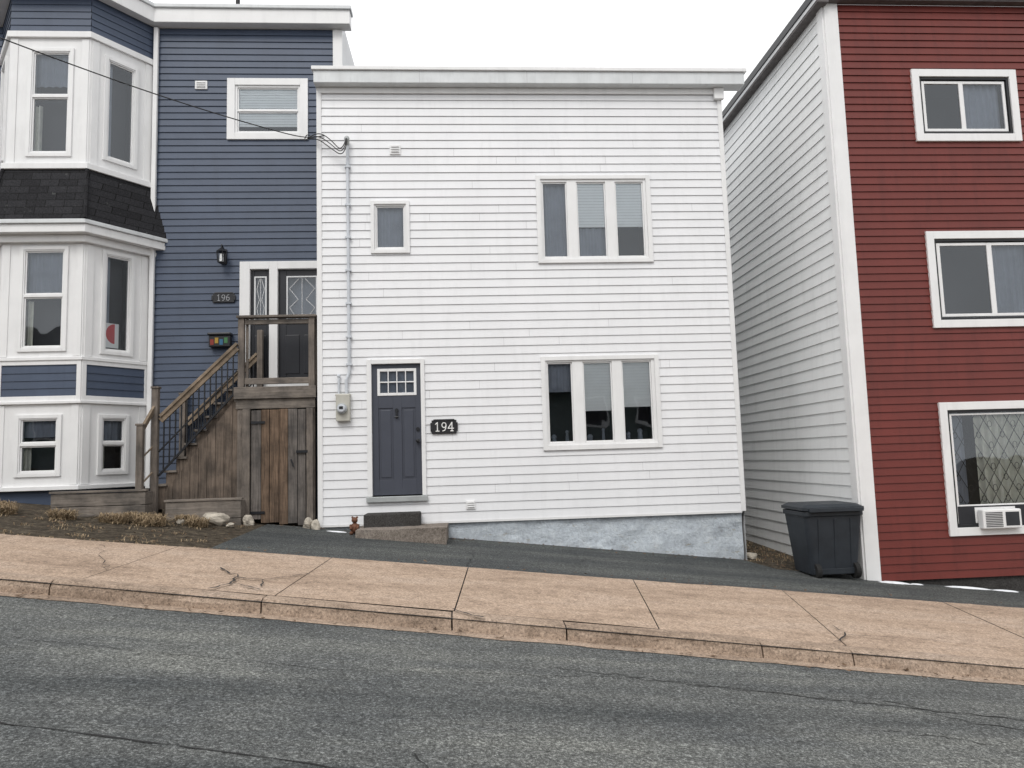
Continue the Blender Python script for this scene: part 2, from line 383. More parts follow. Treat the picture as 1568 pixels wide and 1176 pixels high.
spl([(-11,-8.6,8.0),(-8.4,-6,7.05),(-5.42,-3,6.77),(-3.8,-1.4,6.76),(-2.7,-.35,6.83),(-2.42,-.1,6.87),(-2.2,-.02,6.97)])
for k in range(3): spl([(-2.45,-.12,6.87),(-2.3,-.14,6.98-.05*k),(-2.15,-.13,6.92-.08*k),(-2.0,-.16,6.76-.06*k),(-1.9+.02*k,-.2,6.62-.05*k),(-1.83+.02*k,-.22,6.74),(-1.82,-.13,6.88)])
spl([(-2.45,-.12,6.87),(-2.5,-.1,6.82),(-2.52,-.08,6.9),(-2.44,-.1,6.98),(-2.4,-.1,6.9)])
cu.materials.append(M['cable']); o=bpy.data.objects.new('utility_cable',cu); sc.collection.objects.link(o)

# hand-built serif digits: strokes in a 0..1 x 0..1.5 cell
def digit(g,f,ch,x,z,s,n):
    def arc(cx,cz,r,a0,a1,rz=None,k=14):
        rz=rz or r; return [(cx+r*math.cos(math.radians(a0+(a1-a0)*i/k)),cz+rz*math.sin(math.radians(a0+(a1-a0)*i/k))) for i in range(k+1)]
    st={'1':[[(.2,1.2),(.5,1.45),(.5,.05)],[(.25,.05),(.75,.05)]],
        '4':[[(.72,.05),(.72,1.45),(.08,.48),(.98,.48)],[(.5,.05),(.92,.05)]],
        '9':[arc(.5,1.02,.34,0,360,.40),[(.84,1.02),(.80,.55),(.62,.18),(.30,.06)]],
        '6':[arc(.5,.46,.34,0,360,.40),[(.16,.46),(.20,.95),(.40,1.32),(.72,1.45)]]}[ch]
    w=.085*s
    for line in st:
        for (a,b),(c,d) in zip(line,line[1:]):
            g.tube(f.p(x+a*s,n,z+b*s),f.p(x+c*s,n,z+d*s),w,k=8)
        for a,b in line: g.ball(f.p(x+a*s,n,z+b*s),w,nu=8,nv=6)
def sign(nm,txt,x0,x1,z0,z1,Y,s,mm='mould'):
    e=empty(nm); f=F(0,Y)
    g=Geo().box(f,x0+.02,x1-.02,.02,.04,z0,z1).box(f,x0,x0+.04,.018,.045,z0+.04,z1-.04).box(f,x1-.04,x1,.018,.045,z0+.04,z1-.04).box(f,x0+.05,x1-.05,.02,.047,z1-.015,z1+.015)
    obj('plate',g,'plaque',e,.006)
    g=Geo(); w=1.08*s; xs_=(x0+x1)/2-1.5*w+.03*s; zz=(z0+z1)/2-.75*s
    for i,ch in enumerate(txt): digit(g,f,ch,xs_+i*w,zz,s,.044)
    obj('digits',g,mm,e)
sign('house_number_sign','194',-.53,-.09,1.96,2.18,0,.098)
sign('house_number_sign','196',-4.43,-4.01,4.45,4.62,1.3,.075,'mould_g')

# ================================================================== STEPS
st=empty('concrete_steps')
def rough(g,amt,fq=3):
    g.v=[(x+amt*noise.noise((x*fq,y*fq,z*fq)),y+amt*noise.noise((x*fq+9,y*fq,z*fq)),z+amt*.5*noise.noise((x*fq,y*fq+9,z*fq))) for x,y,z in g.v]; return g
g=Geo()
for i in range(9):
    a=-1.62+i*1.34/9; b=a+1.34/9
    g.prism([(a,-.85),(b,-.85),(b,-.03),(a,-.03)],.1,.545)
o=obj('lower_step',rough(g,.03,4),'step',st); 
g=Geo().prism([(-1.56,-.42),(-.70,-.42),(-.70,-.03),(-1.56,-.03)],.52,.74); obj('upper_step',g,'stepdark',st,.02)
fg=empty('garden_figurine'); x,y,z=-1.68,-.5,gz(-1.68,-.5)
g=Geo().ball((x,y,z+.10),.065,1,.9,1.3).ball((x,y-.01,z+.22),.047).ball((x-.035,y,z+.26),.017).ball((x+.035,y,z+.26),.017).ball((x-.045,y-.04,z+.03),.03,1,1.4,1).ball((x+.045,y-.04,z+.03),.03,1,1.4,1).tube((x-.06,y-.02,z+.15),(x-.045,y-.08,z+.09),.018).tube((x+.06,y-.02,z+.15),(x+.045,y-.08,z+.09),.018)
obj('bear_figure',g,'orange',fg,smooth=True)

# ================================================================== BLUE HOUSE
bh=empty('blue_house'); fb=F(0,1.3)
bw=(-4.19,-2.73,7.48,8.65); bd=(-3.94,-2.30,2.95,5.19)
obj('front_siding',Geo().siding(fb,-5.45,-2.26,1.0,9.62,.125,.017,[ins(bw),ins(bd)]),'blue_vinyl',bh,recalc=False)
obj('front_siding_far',Geo().siding(fb,-12,-8.15,1.0,9.62,.125,.017),'blue_vinyl',bh,recalc=False)
body(bh,-12,-2.12,1.32,9.5,.3,9.9,'white_old')
obj('corner_board',Geo().box(fb,-2.27,-2.10,-.05,.03,7.5,9.62),'white_trim',bh,.004)
obj('base_wall',Geo().box(fb,-12,-2.13,-.1,.0,.3,1.0),'blue_vinyl',bh)
g=Geo().box(fb,-5.5,-1.93,-.05,.2,9.63,9.9).box(fb,-12,-8.2,-.05,.2,9.63,9.9); obj('fascia',g,'white_trim',bh,.01)
g=Geo().box(fb,-5.5,-1.90,-.05,.24,9.902,9.97).box(fb,-12,-8.2,-.05,.24,9.902,9.97); obj('drip_edge',g,'gutter',bh,.008)
g=Geo().tube((-4.2,1.9,9.9),(-4.2,1.9,10.9),.04,k=12); obj('vent_pipe',g,'cable',bh)
window(bh,'upper_window',fb,bw,(-4.05,-2.87,7.60,8.52),[(-4.01,-2.91,8.05,8.48),(-4.01,-2.91,7.63,8.02)],blinds=[(-4.0,-2.92,8.06,8.46,'blind'),(-4.0,-2.92,7.75,8.02,'blind')])
obj('entrance_frame',Geo().plate(fb,(-3.94,-2.30,2.90,5.19),[(-3.76,-3.42,2.98,5.05),(-3.27,-2.44,2.98,5.05)],-.04,.05),'white_trim',bh,.006)
g=Geo().plate(fb,(-3.758,-3.422,2.982,5.048),[(-3.70,-3.48,4.05,4.93)],-.09,-.03).plate(fb,(-3.268,-2.442,2.982,5.048),[(-3.13,-2.58,4.05,4.93)],-.09,-.03)
for a,b in ((-3.69,-3.49),(-3.15,-2.90),(-2.82,-2.56)): g.box(fb,a,b,-.03,-.018,3.15,3.85)
obj('entrance_doors',g,'blackdoor',bh,.006)
g=Geo()
for a,b in ((-3.70,-3.48),(-3.13,-2.58)):
    g.plate(fb,(a,b,4.05,4.93),[(a+.025,b-.025,4.075,4.905)],-.05,-.02)
    m=(a+b)/2; h=(b-a)/2-.04
    for d in (-1,1):
        pts=[(m+d*h*.25,4.10),(m+d*h*.95,4.35),(m+d*h*.3,4.5),(m+d*h*.95,4.7),(m+d*h*.25,4.88)]
        for p,q in zip(pts,pts[1:]): g.tube(fb.p(p[0],-.038,p[1]),fb.p(q[0],-.038,q[1]),.006,k=5)
    g.tube(fb.p(m,-.038,4.07),fb.p(m,-.038,4.92),.006,k=5)
obj('leaded_glass_came',g,'white_old',bh)
g=Geo()
for a,b in ((-3.70,-3.48),(-3.13,-2.58)): g.quad(fb.p(a,-.045,4.05),fb.p(b,-.045,4.05),fb.p(b,-.045,4.93),fb.p(a,-.045,4.93))
obj('entrance_glass',g,'glass',bh,recalc=False)
obj('entrance_backing',Geo().box(fb,-3.8,-2.4,-.30,-.28,2.95,5.1),'curtain',bh)
vent(bh,'dryer_vent',-4.66,8.52,.22,.16,1.3)
g=Geo().box(fb,-5.50,-5.42,.02,.09,1.2,9.6); obj('downspout',g,'white_trim',bh,.01)
wl=empty('wall_lantern'); x,y=-4.22,1.3
g=Geo().box(fb,x-.05,x+.05,.015,.04,5.15,5.42).tube((x,y-.03,5.42),(x,y-.17,5.47),.012).tube((x,y-.17,5.47),(x,y-.17,5.40),.012).tube((x,y-.17,5.34),(x,y-.17,5.41),.095,.02,6).tube((x,y-.17,5.12),(x,y-.17,5.15),.03,.065,6)
for k in range(6):
    t=math.pi*k/3; g.tube((x+.06*math.cos(t),y-.17+.06*math.sin(t),5.14),(x+.085*math.cos(t),y-.17+.085*math.sin(t),5.35),.008,k=5)
obj('lantern_body',g,'black',wl); obj('lamp_globe',Geo().tube((x,y-.17,5.16),(x,y-.17,5.30),.035,.03,10),'blind',wl)
mb=empty('mailbox')
obj('box',Geo().box(fb,-4.44,-4.07,.02,.14,3.64,3.84),'black',mb,.012); obj('lid',Geo().box(fb,-4.46,-4.05,.018,.17,3.842,3.89),'black',mb,.02)
for i,(mm,a) in enumerate((('redp',-4.41),('yellow',-4.33),('sky_blue',-4.25),('green',-4.17))): obj('painted_patch_%d'%(i+1),Geo().box(fb,a,a+.06,.1405,.146,3.67+.03*(i%2),3.77+.03*(i%2)),mm,mb)

# bay
Yb=.4
def foot(e,back=1.3): return [(-8.2-1.2*e,back),(-7.52-.45*e,Yb-e),(-6.2+.45*e,Yb-e),(-5.52+1.1*e,back)]
ff=F(0,Yb); Ls=math.hypot(.68,.9)
fs=F(-6.2,Yb,.68,.9); fl=F(-8.2,1.3,.68,-.9)
def bay_panel(z0,z1,wins,nm):
    g=Geo()
    g.plate(ff,(-7.519,-6.201,z0,z1),[ins(w,.02) for w in wins[0]],-.06,0)
    g.plate(fs,(0.001,Ls,z0,z1),[ins(w,.02) for w in wins[1]],-.05,0)
    g.plate(fl,(0,Ls-.001,z0,z1),[ins(w,.02) for w in wins[1]],-.05,0)
    obj(nm,g,'white_trim',bh)
wl_=(-7.22,-6.45,3.49,5.25); ws=(.28,.84,3.47,5.25)
bay_panel(3.36,5.5,([wl_],[ws]),'bay_panel_main')
wb=(-7.20,-6.48,1.46,2.46); wbs=(.28,.80,1.46,2.46)
bay_panel(1.3,2.66,([wb],[wbs]),'bay_panel_lower')
wu=(-7.20,-6.46,6.79,8.70); wus=(.24,.84,6.82,8.70)
bay_panel(6.6,8.9,([wu],[wus]),'bay_panel_upper')
g=Geo()
for z0,z1 in ((3.41,5.29),(1.32,2.62),(6.67,8.87)):
    g.box(ff,-7.50,-7.38,.0,.014,z0,z1); g.box(ff,-6.34,-6.22,.0,.014,z0,z1); g.box(fs,.03,.15,.0,.014,z0,z1); g.box(fs,Ls-.16,Ls-.03,.0,.014,z0,z1)
obj('bay_corner_boards',g,'white_trim',bh,.004)
def dh(w,mid,f=.06):
    inn=ins(w,f); return inn,[(inn[0]+.02,inn[1]-.02,inn[2]+.02,mid-.025),(inn[0]+.02,inn[1]-.02,mid+.025,inn[3]-.02)]
for nm,f_,w,mid in (('bay_window_main',ff,wl_,4.42),('bay_window_lower',ff,wb,1.98),('bay_window_upper',ff,wu,7.85),('bay_side_window_lower',fs,wbs,1.98)):
    inn,pn=dh(w,mid); window(bh,nm,f_,w,inn,pn,.3,tn=.03,blinds=[(inn[0],inn[1],inn[3]-.5*(inn[3]-inn[2])*R(.3,1),inn[3],'curtain'),(inn[0],inn[0]+.12,inn[2],inn[3]-.51*(inn[3]-inn[2]),'lace')])
for nm,f_,w in (('bay_side_window_main',fs,ws),('bay_side_window_upper',fs,wus),('bay_far_window_main',fl,ws),('bay_far_window_upper',fl,wus)):
    inn=ins(w,.06); window(bh,nm,f_,w,inn,[ins(inn,.02)],.28,tn=.03,blinds=[(inn[0],inn[0]+.14,inn[2],inn[3],'curtain')])
g=Geo()
for f_,a,b in ((ff,-7.45,-6.27),(fs,.07,Ls-.07),(fl,.07,Ls-.07)): g.siding(f_,a,b,2.76,3.27,.125,.012)
obj('bay_band_siding',g,'blue_vinyl',bh,recalc=False)
g=Geo()
for f_,a,b in ((ff,-7.519,-6.201),(fs,0.001,Ls),(fl,0,Ls-.001)): g.siding(f_,a,b,8.99,9.63,.125,.012)
obj('bay_top_siding',g,'blue_vinyl',bh,recalc=False)
g=Geo()
for f_,a,b in ((ff,-7.519,-6.201),(fs,.001,Ls),(fl,0,Ls-.001)):
    g.plate(f_,(a,b,2.66,3.36),[(a+.07,b-.07,2.76,3.27)],-.04,.02); 
obj('bay_band_boards',g,'white_trim',bh,.004)
for z0,z1,e,m in ((2.63,2.68,.05,'white_trim'),(3.34,3.40,.04,'white_trim'),(1.24,1.31,.06,'white_trim'),(8.88,8.99,.05,'white_trim'),(5.30,5.42,.1,'white_trim'),(5.421,5.56,.24,'white_trim'),(5.561,5.63,.28,'gutter'),(6.56,6.66,.07,'white_trim'),(9.631,9.9,.2,'white_trim'),(9.901,9.97,.24,'gutter')):
    obj('bay_moulding',Geo().prism(foot(e),z0,z1),m,bh,.008)
obj('bay_skirt_roof',Geo().prism(foot(.27),5.632,6.56,foot(.03)),'shingle',bh)
g=Geo()
a=foot(.275);b=foot(.035)
for i in (1,2): g.tube((*a[i],5.64),(*b[i],6.57),.03,k=6)
obj('skirt_ridges',g,'shingle',bh)
obj('bay_base',Geo().prism(foot(-.05),.4,1.24),'blue_vinyl',bh)
obj('bay_backing',Geo().prism(foot(-.36,1.28),1.3,9.6),'dark',bh)
g=Geo(); f2=fs; g.quad(f2.p(.36,-.05,3.60),f2.p(.62,-.05,3.60),f2.p(.62,-.05,4.02),f2.p(.36,-.05,4.02)); obj('window_picture_paper',g,'blind',bh,recalc=False)
g=Geo(); pts=[f2.p(.55+.15*math.cos(t),-.046,3.84+.17*math.sin(t)) for t in [math.pi*.5+math.pi*k/12 for k in range(13)]]; g.quad(*pts)
obj('window_picture_melon',g,'pink',bh,recalc=False)

# ================================================================== DECK + STAIRS
dk=empty('wooden_deck_stairs')
x0,x1,ya,yb=-3.60,-2.37,.03,1.24
g=Geo()
for i in range(9):
    y=ya+.02+i*.135; g.prism([(x0,y),(x1,y),(x1,y+.128),(x0,y+.128)],2.74,2.775)
g.prism([(x0-.04,ya-.06),(x1+.02,ya-.06),(x1+.02,ya-.02),(x0-.04,ya-.02)],2.60,2.79); g.prism([(x0-.02,ya-.015),(x1,ya-.015),(x1,ya+.02),(x0-.02,ya+.02)],2.44,2.60)
g.prism([(x0-.04,ya-.018),(x0-.001,ya-.018),(x0-.001,yb),(x0-.04,yb)],2.56,2.738)
obj('platform',g,'wood_h',dk,.006)
g=Geo()
for x,y,z0,z1 in ((x0+.05,ya+.05,.7,3.92),(x1-.06,ya+.05,.4,3.92),(x1-.06,yb-.06,2.7,3.92),(x0+.05,yb-.06,.7,3.92)):
    g.prism([(x-.048,y-.048),(x+.048,y-.048),(x+.048,y+.048),(x-.048,y+.048)],z0,z1)
obj('posts',g,'wood_v',dk,.008)
g=Geo().prism([(x0-.02,ya-.03),(x1+.02,ya-.03),(x1+.02,ya+.12),(x0-.02,ya+.12)],3.921,3.96)
g.prism([(x0+.1,ya+.03),(x1-.11,ya+.03),(x1-.11,ya+.07),(x0+.1,ya+.07)],2.84,2.94).prism([(x0+.1,ya+.03),(x1-.11,ya+.03),(x1-.11,ya+.07),(x0+.1,ya+.07)],3.82,3.90)
g.prism([(x1-.12,ya+.121),(x1+.01,ya+.121),(x1+.01,yb),(x1-.12,yb)],3.921,3.96)
obj('rails',g,'wood_h',dk,.006)
g=Geo()
for i in range(9):
    y=ya+.16+i*.115; g.prism([(x1-.07,y),(x1-.03,y),(x1-.03,y+.035),(x1-.07,y+.035)],2.78,3.92)
g.prism([(x0+.11,ya+.07),(x0+.15,ya+.07),(x0+.15,ya+.1),(x0+.11,ya+.1)],2.78,3.92)
obj('side_pickets',g,'wood_v',dk)
n=8; xs0,zs0=-4.86,1.08; dx=(x0-.04-xs0)/n; dz=(2.775-zs0)/n
g=Geo(); gs=Geo()
for i in range(n):
    xx=xs0+i*dx; zz=zs0+(i+1)*dz
    g.prism([(xx-.03,.045),(xx+dx+.02,.045),(xx+dx+.02,1.15),(xx-.03,1.15)],zz-.035,zz)
    g.prism([(xx,.14),(xx+.02,.14),(xx+.02,1.13),(xx,1.13)],zz-dz,zz-.036)
    for y in (.085,1.155): gs.prism([(xx,y),(xx+dx,y),(xx+dx,y+.035),(xx,y+.035)],max(.9,zz-.46),zz-.04)
obj('treads',g,'wood_h',dk,.004); obj('stringers',gs,'wood_skirt',dk)
g=Geo()
for y in (.02,1.17):
    g.beam((-4.78,y,2.36),(-3.60,y,3.50),.09,.045)
    g.beam((-4.78,y,2.29),(-3.60,y,3.43),.04,.09)
obj('stair_handrails',g,'wood_tan',dk,.005)
g=Geo()
for y in (.02,1.17):
    g.beam((-4.80,y,1.42),(-3.60,y,2.66+.08),.03,.03)
    for i in range(13):
        t=(i+.6)/13.3; xx=-4.78+t*1.18; g.box(W0,xx-.009,xx+.009,-y-.009,-y+.009,1.43+t*1.28,2.30+t*1.14)
    g.beam((-4.80,y,1.80),(-3.60,y,2.66+.40),.02,.02)
obj('stair_balusters',g,'black',dk)
g=Geo()
for x,y,z0,z1 in ((-4.86,.02,.7,2.80),(-4.86,1.17,.8,2.80),(-4.97,-.25,.6,2.20)):
    g.prism([(x-.048,y-.048),(x+.048,y-.048),(x+.048,y+.048),(x-.048,y+.048)],z0,z1).prism([(x-.062,y-.062),(x+.062,y-.062),(x+.062,y+.062),(x-.062,y+.062)],z1+.001,z1+.035)
obj('newel_posts',g,'wood_v',dk,.006)
g=Geo().beam((-4.97,-.25,2.10),(-4.87,.0,2.50),.04,.08,(1,0,0)); 
for k in range(2): g.beam((-4.97,-.2,1.3+.4*k),(-4.87,.0,1.5+.4*k),.02,.02,(1,0,0))
obj('lower_rail',g,'wood_tan',dk)
g=Geo(); xb=-4.72
while xb<-3.55:
    w=.13; xe=min(xb+w-.006,-3.54); zt=1.08+(xb+4.86)*1.36-.12; zt2=1.08+(xe+4.86)*1.36-.12
    yy=.060+R(0,.008)
    g.hexa([(xb,yy,.8),(xe,yy,.8),(xe,yy+.02,.8),(xb,yy+.02,.8),(xb,yy,zt),(xe,yy,zt2),(xe,yy+.02,zt2),(xb,yy+.02,zt)]); xb+=w
obj('stair_skirting',g,'wood_skirt',dk)
# gate
gt=empty('wooden_gate')
gb=Geo();gg=Geo(); xb=-3.37; i=0
for w in (.16,.13,.15,.14,.15,.13):
    tgt=gb if i in (1,2,3) else gg
    yy=R(-.004,.004); tgt.prism([(xb,.0+yy),(xb+w-.008,.0+yy),(xb+w-.008,.025+yy),(xb,.025+yy)],gz(xb,0)+R(.0,.05),2.42+R(-.02,.01)); xb+=w; i+=1
obj('brown_boards',gb,'wood_brown',gt,.004); obj('grey_boards',gg,'wood_grey',gt,.004)
g=Geo()
for a,b in ((-3.50,-3.385),(-2.50,-2.40)): g.prism([(a,-.03),(b,-.03),(b,.05),(a,.05)],gz(a,0)-.1,2.435)
obj('gate_posts',g,'wood_v',gt,.006)
obj('gate_ledges',Geo().prism([(-3.36,.03),(-2.51,.03),(-2.51,.06),(-3.36,.06)],.7,.8).prism([(-3.36,.03),(-2.51,.03),(-2.51,.06),(-3.36,.06)],2.0,2.1),'wood_h',gt)
g=Geo().box(W0,-2.66,-2.48,.012,.035,1.72,1.76).box(W0,-3.37,-3.15,.012,.02,2.2,2.24).box(W0,-3.37,-3.15,.012,.02,.78,.82); g.tube((-2.70,-.03,1.5),(-2.74,-.03,1.62),.012)
obj('gate_hardware',g,'black',gt)
def planter(x0,x1,y0,y1,z0,z1,m='wood_h'):
    e=empty('wooden_planter'); g=Geo(); h=(z1-z0)/2
    for k in range(2):
        a=z0+k*h; b=a+h-.008
        g.prism([(x0,y0),(x1,y0),(x1,y0+.05),(x0,y0+.05)],a,b); g.prism([(x0,y0+.051),(x0+.05,y0+.051),(x0+.05,y1),(x0,y1)],a,b); g.prism([(x1-.05,y0+.051),(x1,y0+.051),(x1,y1),(x1-.05,y1)],a,b)
    g.prism([(x0-.02,y0-.02),(x1+.02,y0-.02),(x1+.02,y0+.09),(x0-.02,y0+.09)],z1,z1+.035)
    obj('boards',g,m,e,.006); obj('fill',Geo().prism([(x0+.051,y0+.051),(x1-.051,y0+.051),(x1-.051,y1),(x0+.051,y1)],z0,z1-.05),'soil',e)
planter(-6.25,-4.86,-.3,.35,.80,1.20); planter(-4.58,-3.45,-.25,-.02,.48,1.02); planter(-6.45,-4.82,-.62,-.36,.66,.86)

# ================================================================== RED HOUSE
rh=empty('red_house'); fr_=F(0,-1.3); X0=5.84
r1=(7.18,8.91,6.28,7.46); r2=(7.19,9.05,3.32,4.83); r3=(7.16,9.05,.19,2.18)
obj('front_siding',Geo().siding(fr_,6.05,12.5,-.42,8.55,.118,.017,[ins(r1),ins(r2),ins(r3)]),'red_vinyl',rh,recalc=False)
fsd=F(X0,8.5,0,-1)
obj('side_siding',Geo().siding(fsd,0,9.72,-.36,8.5,.19,.016),'white_side',rh,recalc=False)
g=Geo(); g.quad((X0+.02,-1.28,8.55),(12.5,-1.28,8.55),(12.5,8.5,8.55),(X0+.02,8.5,8.55)); obj('roof_deck',g,'roof',rh,recalc=False)
g=Geo(); g.quad((12.5,-1.28,-2),(12.5,8.5,-2),(12.5,8.5,8.55),(12.5,-1.28,8.55)); g.quad((X0,8.5,-2),(12.5,8.5,-2),(12.5,8.5,8.55),(X0,8.5,8.55)); obj('far_walls',g,'red_vinyl',rh,recalc=False)
g=Geo().box(fr_,X0,6.06,-.05,.03,-.42,8.55).box(fsd,9.62,9.80,-.05,.028,-.42,8.55); obj('corner_boards',g,'white_trim',rh,.005)
g=Geo().prism([(X0+.03,-1.27),(12.5,-1.27),(12.5,8.4),(X0+.03,8.4)],-2,-.36); obj('foundation',g,'stepdark',rh)
g=Geo().box(fsd,0,9.95,-.02,.16,8.50,8.535).box(fr_,X0-.16,12.7,.0,.13,8.551,8.585); obj('soffit',g,'soffit',rh)
g=Geo().box(fsd,0,9.96,.10,.17,8.536,8.60); obj('white_eave_strip',g,'white_old',rh)
g=Geo().box(fsd,-.1,9.97,-.05,.19,8.601,8.74).box(fr_,X0+.051,12.7,-.05,.17,8.586,8.75); obj('roof_edge',g,'black',rh,.01)
def redwin(nm,o,panes,blinds,extra=None):
    a=ins(o,.12); window(rh,nm,fr_,o,a,[ins(a,.04)],.7,tm='white_trim',sm='black',blinds=blinds,sash=0)
    b=ins(a,.055); obj(nm+'_slider',Geo().plate(fr_,b,panes,-.036,-.005),'white_trim',rh,.004)
redwin('top_window',r1,[(7.40,7.97,6.50,7.24),(8.04,8.69,6.50,7.24)],[(8.04,8.7,6.5,7.26,'curtain')])
redwin('middle_window',r2,[(7.42,8.18,3.54,4.61),(8.26,8.84,3.54,4.61)],[(8.3,8.9,3.5,4.65,'curtain')])
redwin('bottom_window',r3,[(7.37,8.86,.64,1.98)],[(7.78,8.88,.6,2.0,'lace'),(7.36,7.60,.6,2.0,'curtain')])
g=Geo(); u0,u1,z0,z1=7.34,8.88,.62,2.0
def clipseg(c,s):
    pts=[]
    for u in (u0,u1):
        z=c+s*u
        if z0<=z<=z1: pts.append((u,z))
    for z in (z0,z1):
        u=(z-c)/s
        if u0<u<u1: pts.append((u,z))
    return pts[:2] if len(pts)>=2 else None
for k in range(-14,30):
    for s in (1.7,-1.7):
        c=z0-s*u0+k*.32
        q=clipseg(c,s)
        if q: g.tube(fr_.p(q[0][0],-.055,q[0][1]),fr_.p(q[1][0],-.055,q[1][1]),.005,k=5)
# scroll rings at the lattice crossings
for i in range(9):
    for j in range(5):
        cu_=7.43+i*.188; cz=.72+j*.32+(.16 if i%2 else 0)
        if cz>1.95 or cu_>8.85: continue
        pr=[(cu_+.035*math.cos(t*math.pi/4),cz+.05*math.sin(t*math.pi/4)) for t in range(9)]
        for p,q in zip(pr,pr[1:]): g.tube(fr_.p(p[0],-.052,p[1]),fr_.p(q[0],-.052,q[1]),.004,k=4)
obj('window_lattice',g,'black',rh)
ac=empty('window_air_conditioner')
g=Geo().box(fr_,7.62,8.22,.02,.14,.29,.57); obj('housing',g,'white_trim',ac,.015)
g=Geo()
for k in range(9): g.box(fr_,7.66,7.92,.141,.148,.32+k*.025,.330+k*.025)
g.box(fr_,7.97,8.18,.141,.145,.33,.53); obj('grille',g,'dark',ac)
g=Geo().plate(fr_,(7.34,8.88,.33,.62),[(7.60,8.24,.30,.60)],-.03,.0); obj('filler_panel',g,'blackdoor',ac)

# ================================================================== BIN
bn=empty('garbage_bin'); cx,cy=5.33,-1.12; zb=gz(cx,cy)
def ring(w,d,z,k=6,r=.08):
    pts=[]
    for sx,sy,a0 in ((1,1,0),(-1,1,90),(-1,-1,180),(1,-1,270)):
        for j in range(k+1):
            t=math.radians(a0+90*j/k); pts.append((cx+sx*(w/2-r)+r*math.cos(t),cy+sy*(d/2-r)+r*math.sin(t)))
    return pts
g=Geo().prism(ring(.70,.62,0),zb+.06,zb+.90,ring(.86,.76,0)); g.prism(ring(.90,.80,0),zb+.901,zb+.97); obj('bin_body',g,'rubber',bn,.01)
g=Geo().prism(ring(.93,.83,0),zb+.985,zb+1.03).prism(ring(.91,.81,0),zb+1.031,zb+1.07,ring(.78,.68,0)); g.prism([(cx-.40,cy-.47),(cx+.40,cy-.47),(cx+.40,cy-.42),(cx-.40,cy-.42)],zb+.97,zb+1.02)
g.tube((cx-.36,cy+.42,zb+1.0),(cx+.36,cy+.42,zb+1.0),.02); obj('bin_lid',g,'rubber',bn,.008)
g=Geo()
for k in (-.24,0,.24): g.hexa([(cx+k-.012,cy-.322,zb+.14),(cx+k+.012,cy-.322,zb+.14),(cx+k+.012,cy-.3,zb+.14),(cx+k-.012,cy-.3,zb+.14),(cx+k-.012,cy-.39,zb+.86),(cx+k+.012,cy-.39,zb+.86),(cx+k+.012,cy-.36,zb+.86),(cx+k-.012,cy-.36,zb+.86)])
g.box(W0,cx-.33,cx+.33,-cy+.30,-cy+.335,zb+.07,zb+.15); obj('bin_ribs',g,'rubber',bn,.004)
g=Geo()
for s in (-.28,.30): g.tube((cx+s-.035,cy-.30,zb+.11),(cx+s+.035,cy-.30,zb+.11),.115,k=22)
g.tube((cx-.3,cy-.30,zb+.11),(cx+.3,cy-.30,zb+.11),.015); obj('wheels',g,'tyre',bn,.008)

# ================================================================== GROUND
xs=[-300,-150,-80]+[i for i in range(-40,41,2)]+[80,150,300]
ys=[-300,-150,-60,-30,-20,-16,-12,-9,-7,-5.6,-4.4,-3.8,-2.8,0,3,8,15,25,40,80,150,300]
g=Geo()
def tz(x,y): return gz(x,y)-(.20 if y<-4.1 else .015 if y>-2.9 else .06)
for i in range(len(xs)-1):
    for j in range(len(ys)-1):
        g.quad(*[(a,b,tz(a,b)) for a,b in ((xs[i],ys[j]),(xs[i+1],ys[j]),(xs[i+1],ys[j+1]),(xs[i],ys[j+1]))])
obj('ground',g,'soil',recalc=False)
def ky(x): return -5.33-.08*max(-12,min(12,x))
def sheet(nm,x0,x1,yf0,yf1,dz,m,st=.5,ny=4,par=None,wob=0):
    g=Geo(); n=int((x1-x0)/st)
    for i in range(n):
        a=x0+(x1-x0)*i/n; b=x0+(x1-x0)*(i+1)/n
        for j in range(ny):
            def P(x,t):
                y=yf0(x)*(1-t)+yf1(x)*t
                return (x,y,gz(x,y)+dz+(wob*noise.noise((x*.6,y*.9,3)) if wob else 0))
            g.quad(P(a,j/ny),P(b,j/ny),P(b,(j+1)/ny),P(a,(j+1)/ny))
    return obj(nm,g,m,par,recalc=False)
road=sheet('road',-38,38,lambda x:-14.5,lambda x:ky(x)+.05,-.12,'asphalt')
ap=sheet('asphalt_apron',-3.1,12.5,lambda x:-3.0,lambda x:-.05 if x<4.6 else -.9,.004,'apron',.25,6)
sw_=empty('sidewalk')
jt=[(-30,-30)]+[(-30+1.95*k,-30+1.95*k) for k in range(1,13)]+[(-5.3,-5.35),(-3.43,-3.53),(-1.62,-1.75),(.02,-.12),(2.05,1.72),(3.93,3.38),(6.0,5.5)]+[(6.0+1.95*k,5.5+1.95*k) for k in range(1,13)]
kw=.20
def swback(x): return -2.80+.035*noise.noise((x*1.7,0,3))+.02*noise.noise((x*7,0,6))
g=Geo()
for (a,a2),(b,b2) in zip(jt,jt[1:]):
    dzr=R(-.003,.003); e=.006; nseg=16
    for i in range(nseg):
        for j in range(5):
            def P(s,t):
                xk=(a2+e)+(b2-a2-2*e)*s; xf=(a+e)+(b-a-2*e)*s
                x=xk*(1-t)+xf*t; y0=ky(x)+kw+.012; y=y0*(1-t)+swback(x)*t
                return (x,y,gz(x,y)+.016+dzr-.014*(1-t)+.012*noise.noise((x*.5,y*.5,7)))
            s0,s1,t0,t1=i/nseg,(i+1)/nseg,j/5,(j+1)/5
            g.quad(P(s0,t0),P(s1,t0),P(s1,t1),P(s0,t1))
obj('slabs',g,'sidewalk',sw_,recalc=False)
g=Geo(); 
